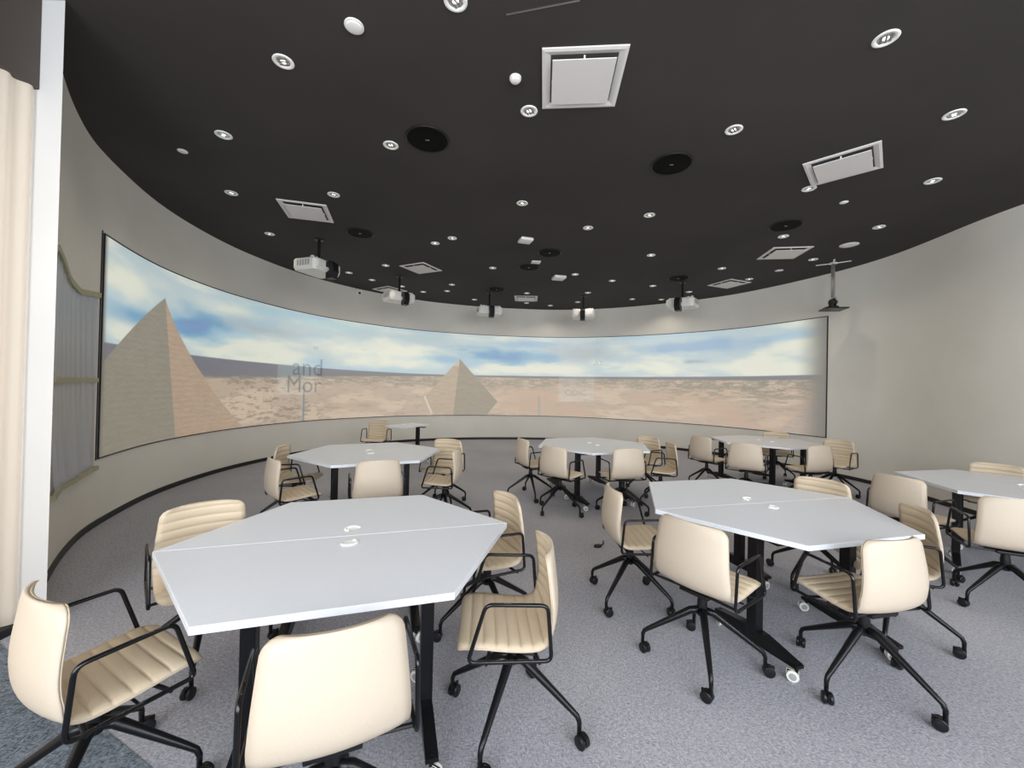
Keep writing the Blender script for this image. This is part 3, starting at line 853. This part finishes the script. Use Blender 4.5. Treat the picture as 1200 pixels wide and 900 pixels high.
# projectors: white body on a black pole, black periscope lens towards the middle of the room
M['proj_white'] = mat('projector_white', (.78, .76, .70), .45)
proj_lab = ['largest white ceiling projector, leftmost', 'second white ceiling projector from the left', 'middle white ceiling projector above the pyramid tip', 'fourth white ceiling projector from the left, square on', 'rightmost white ceiling projector']
for (x, y), lb_ in zip([(-3.23, 6.61), (-2.5, 8.75), (-.61, 10.07), (1.77, 10.22), (3.66, 8.72)], proj_lab):
    fa = math.atan2(5.2 - y, .7 - x) - PI / 2            # +y looks to the middle of the room
    t = thing('projector', lb_, 'projector', (x, y, CEIL), fa, 'projectors hung from the ceiling')
    zt = -.36
    bm = B(); lathe(bm, [(0, 0), (.07, 0), (.07, -.012), (.022, -.02), (.022, zt + .02), (.06, zt + .012), (.06, zt), (0, zt)], 14); obj('mount_pole', bm, M['black_metal'], t, auto=True)
    bm = B()
    for sx in (-1, 1):
        for sy in (-1, 1): tube(bm, [(0, 0, zt + .01), (sx * .18, sy * .15, zt + .005), (sx * .2, sy * .16, zt - .02)], .010, 6)
    obj('mount_bracket', bm, M['white_plastic'], t)
    # body: chamfered box
    bm = B(); poly = [(-.29, -.21), (-.26, -.25), (.26, -.25), (.29, -.21), (.29, .17), (.25, .21), (-.25, .21), (-.29, .17)]
    lo = [(a * .93, b * .93) for a, b in poly]
    V = [[bm.verts.new((a, b, z)) for a, b in q] for q, z in ((lo, zt - .20), (poly, zt - .15), (poly, zt - .04), (lo, zt - .015))]
    bm.faces.new(V[0][::-1]); bm.faces.new(V[-1])
    for i in range(3):
        for k in range(8): bm.faces.new((V[i][k], V[i][(k + 1) % 8], V[i + 1][(k + 1) % 8], V[i + 1][k]))
    bd = obj('body', bm, M['proj_white'], t)
    bm = B()
    for sx in (-1, 1):
        for j in range(5): box(bm, sx * .288 - .004, sx * .288 + .004, -.15 + .055 * j, -.115 + .055 * j, zt - .14, zt - .05)
    obj('vent_slats', bm, M['wheel_grey'], bd)
    bm = B()
    for sx in (-1, 1):
        box(bm, sx * .20 - .03, sx * .20 + .03, .19, .225, zt - .15, zt - .035, 0, .004); box(bm, sx * .23 - .02, sx * .23 + .02, .08, .13, zt - .02, zt + .02, 0, .004)
    obj('front_trim', bm, M['proj_white'], bd)
    bm = B()
    sn = [(.20, zt - .035), (.31, zt - .03), (.36, zt - .07), (.37, zt - .20), (.33, zt - .30), (.21, zt - .31), (.21, zt - .215), (.28, zt - .18), (.27, zt - .12), (.20, zt - .12)]
    v0 = [bm.verts.new((-.058, a, b)) for a, b in sn]; v1 = [bm.verts.new((.058, a, b)) for a, b in sn]
    bm.faces.new(v0); bm.faces.new(v1[::-1])
    for k in range(len(sn)): bm.faces.new((v0[k], v0[(k + 1) % len(sn)], v1[(k + 1) % len(sn)], v1[k]))
    ln = obj('periscope_lens', bm, M['black_plastic'], t)
    bm = B(); lathe(bm, [(0, .002), (.03, .0), (.038, -.004)], 16, Matrix.Translation((0, .209, zt - .262)) @ Matrix.Rotation(PI / 2, 4, 'X')); obj('lens_glass', bm, M['lens'], ln)

# pan and tilt camera on a hanging shelf at the right
t = thing('hanging_camera', 'black dome camera on a shelf hanging from a steel pole at right', 'camera', (5.72, 7.20, CEIL), .6)
bm = B()
for a in (.35, 1.9, 3.5, 5.0): tube(bm, [(0, 0, -.012), (.25 * math.cos(a), .25 * math.sin(a), -.008)], .016, 6, flat=.5)
lathe(bm, [(0, 0), (.06, 0), (.06, -.02), (0, -.02)], 16); obj('ceiling_bracket', bm, M['white_plastic'], t, auto=True)
bm = B(); box(bm, -.024, .024, -.024, .024, -.60, -.01); obj('pole', bm, M['steel'], t)
bm = B(); box(bm, -.024, .10, -.02, .02, -.63, -.60); box(bm, .075, .10, -.02, .02, -.825, -.63); obj('pole_bend', bm, M['steel'], t)
bm = B(); prism(bm, [(-.27, .02), (0, -.24), (.27, -.02), (.02, .22)], -.845, -.825); obj('shelf', bm, M['black_metal'], t)
bm = B(); lathe(bm, [(0, -.825), (.095, -.825), (.09, -.785), (0, -.78)], 18); box(bm, -.085, -.065, -.035, .035, -.80, -.68, 0, .004); box(bm, .065, .085, -.035, .035, -.80, -.68, 0, .004)
cb = obj('camera_base', bm, M['black_plastic'], t, auto=True)
bm = B(); bmesh.ops.create_icosphere(bm, subdivisions=3, radius=.068, matrix=Matrix.Translation((0, 0, -.71))); obj('camera_head', bm, M['black_plastic'], t, smooth=True)
bm = B(); lathe(bm, [(0, .0), (.022, .0), (.024, -.012)], 16, Matrix.Translation((0, -.072, -.71)) @ Matrix.Rotation(PI / 2, 4, 'X')); obj('lens', bm, M['lens'], t)

# little box with a dark eye on the wall just under the ceiling
px_, py_ = on_wall(8.88, .045)
t = thing('wall_sensor', 'tiny white wall sensor with dark eye under the ceiling beside the second projector', 'sensor', (px_, py_, 3.82), math.atan2(5.2 - py_, .7 - px_) + PI / 2)
obj('housing', box(B(), -.07, .07, -.045, .045, -.05, .06, 0, .008), M['white_plastic'], t, auto=True)
bm = B(); box(bm, -.03, .03, -.052, -.044, -.045, .005, 0); obj('eye', bm, M['black_plastic'], t)

# small black thing with silver tip lying on the carpet
t = thing('floor_plug', 'small black plug with a silver tip lying on the open carpet', 'plug', (.884, 3.99, 0), .25)
bm = B(); lathe(bm, [(0, 0), (.032, 0), (.036, .008), (.030, .020), (0, .024)], 14, Matrix.Diagonal((1.2, .8, 1, 1))); obj('base', bm, M['black_plastic'], t, auto=True)
bm = B(); tube(bm, [(.035, 0, .012), (.06, .005, .022), (.065, .006, .05)], .007, 8); obj('stem', bm, M['black_plastic'], t, smooth=True)
bm = B(); tube(bm, [(.065, .006, .045), (.066, .006, .068)], .010, 8); obj('tip', bm, M['steel'], t, smooth=True)
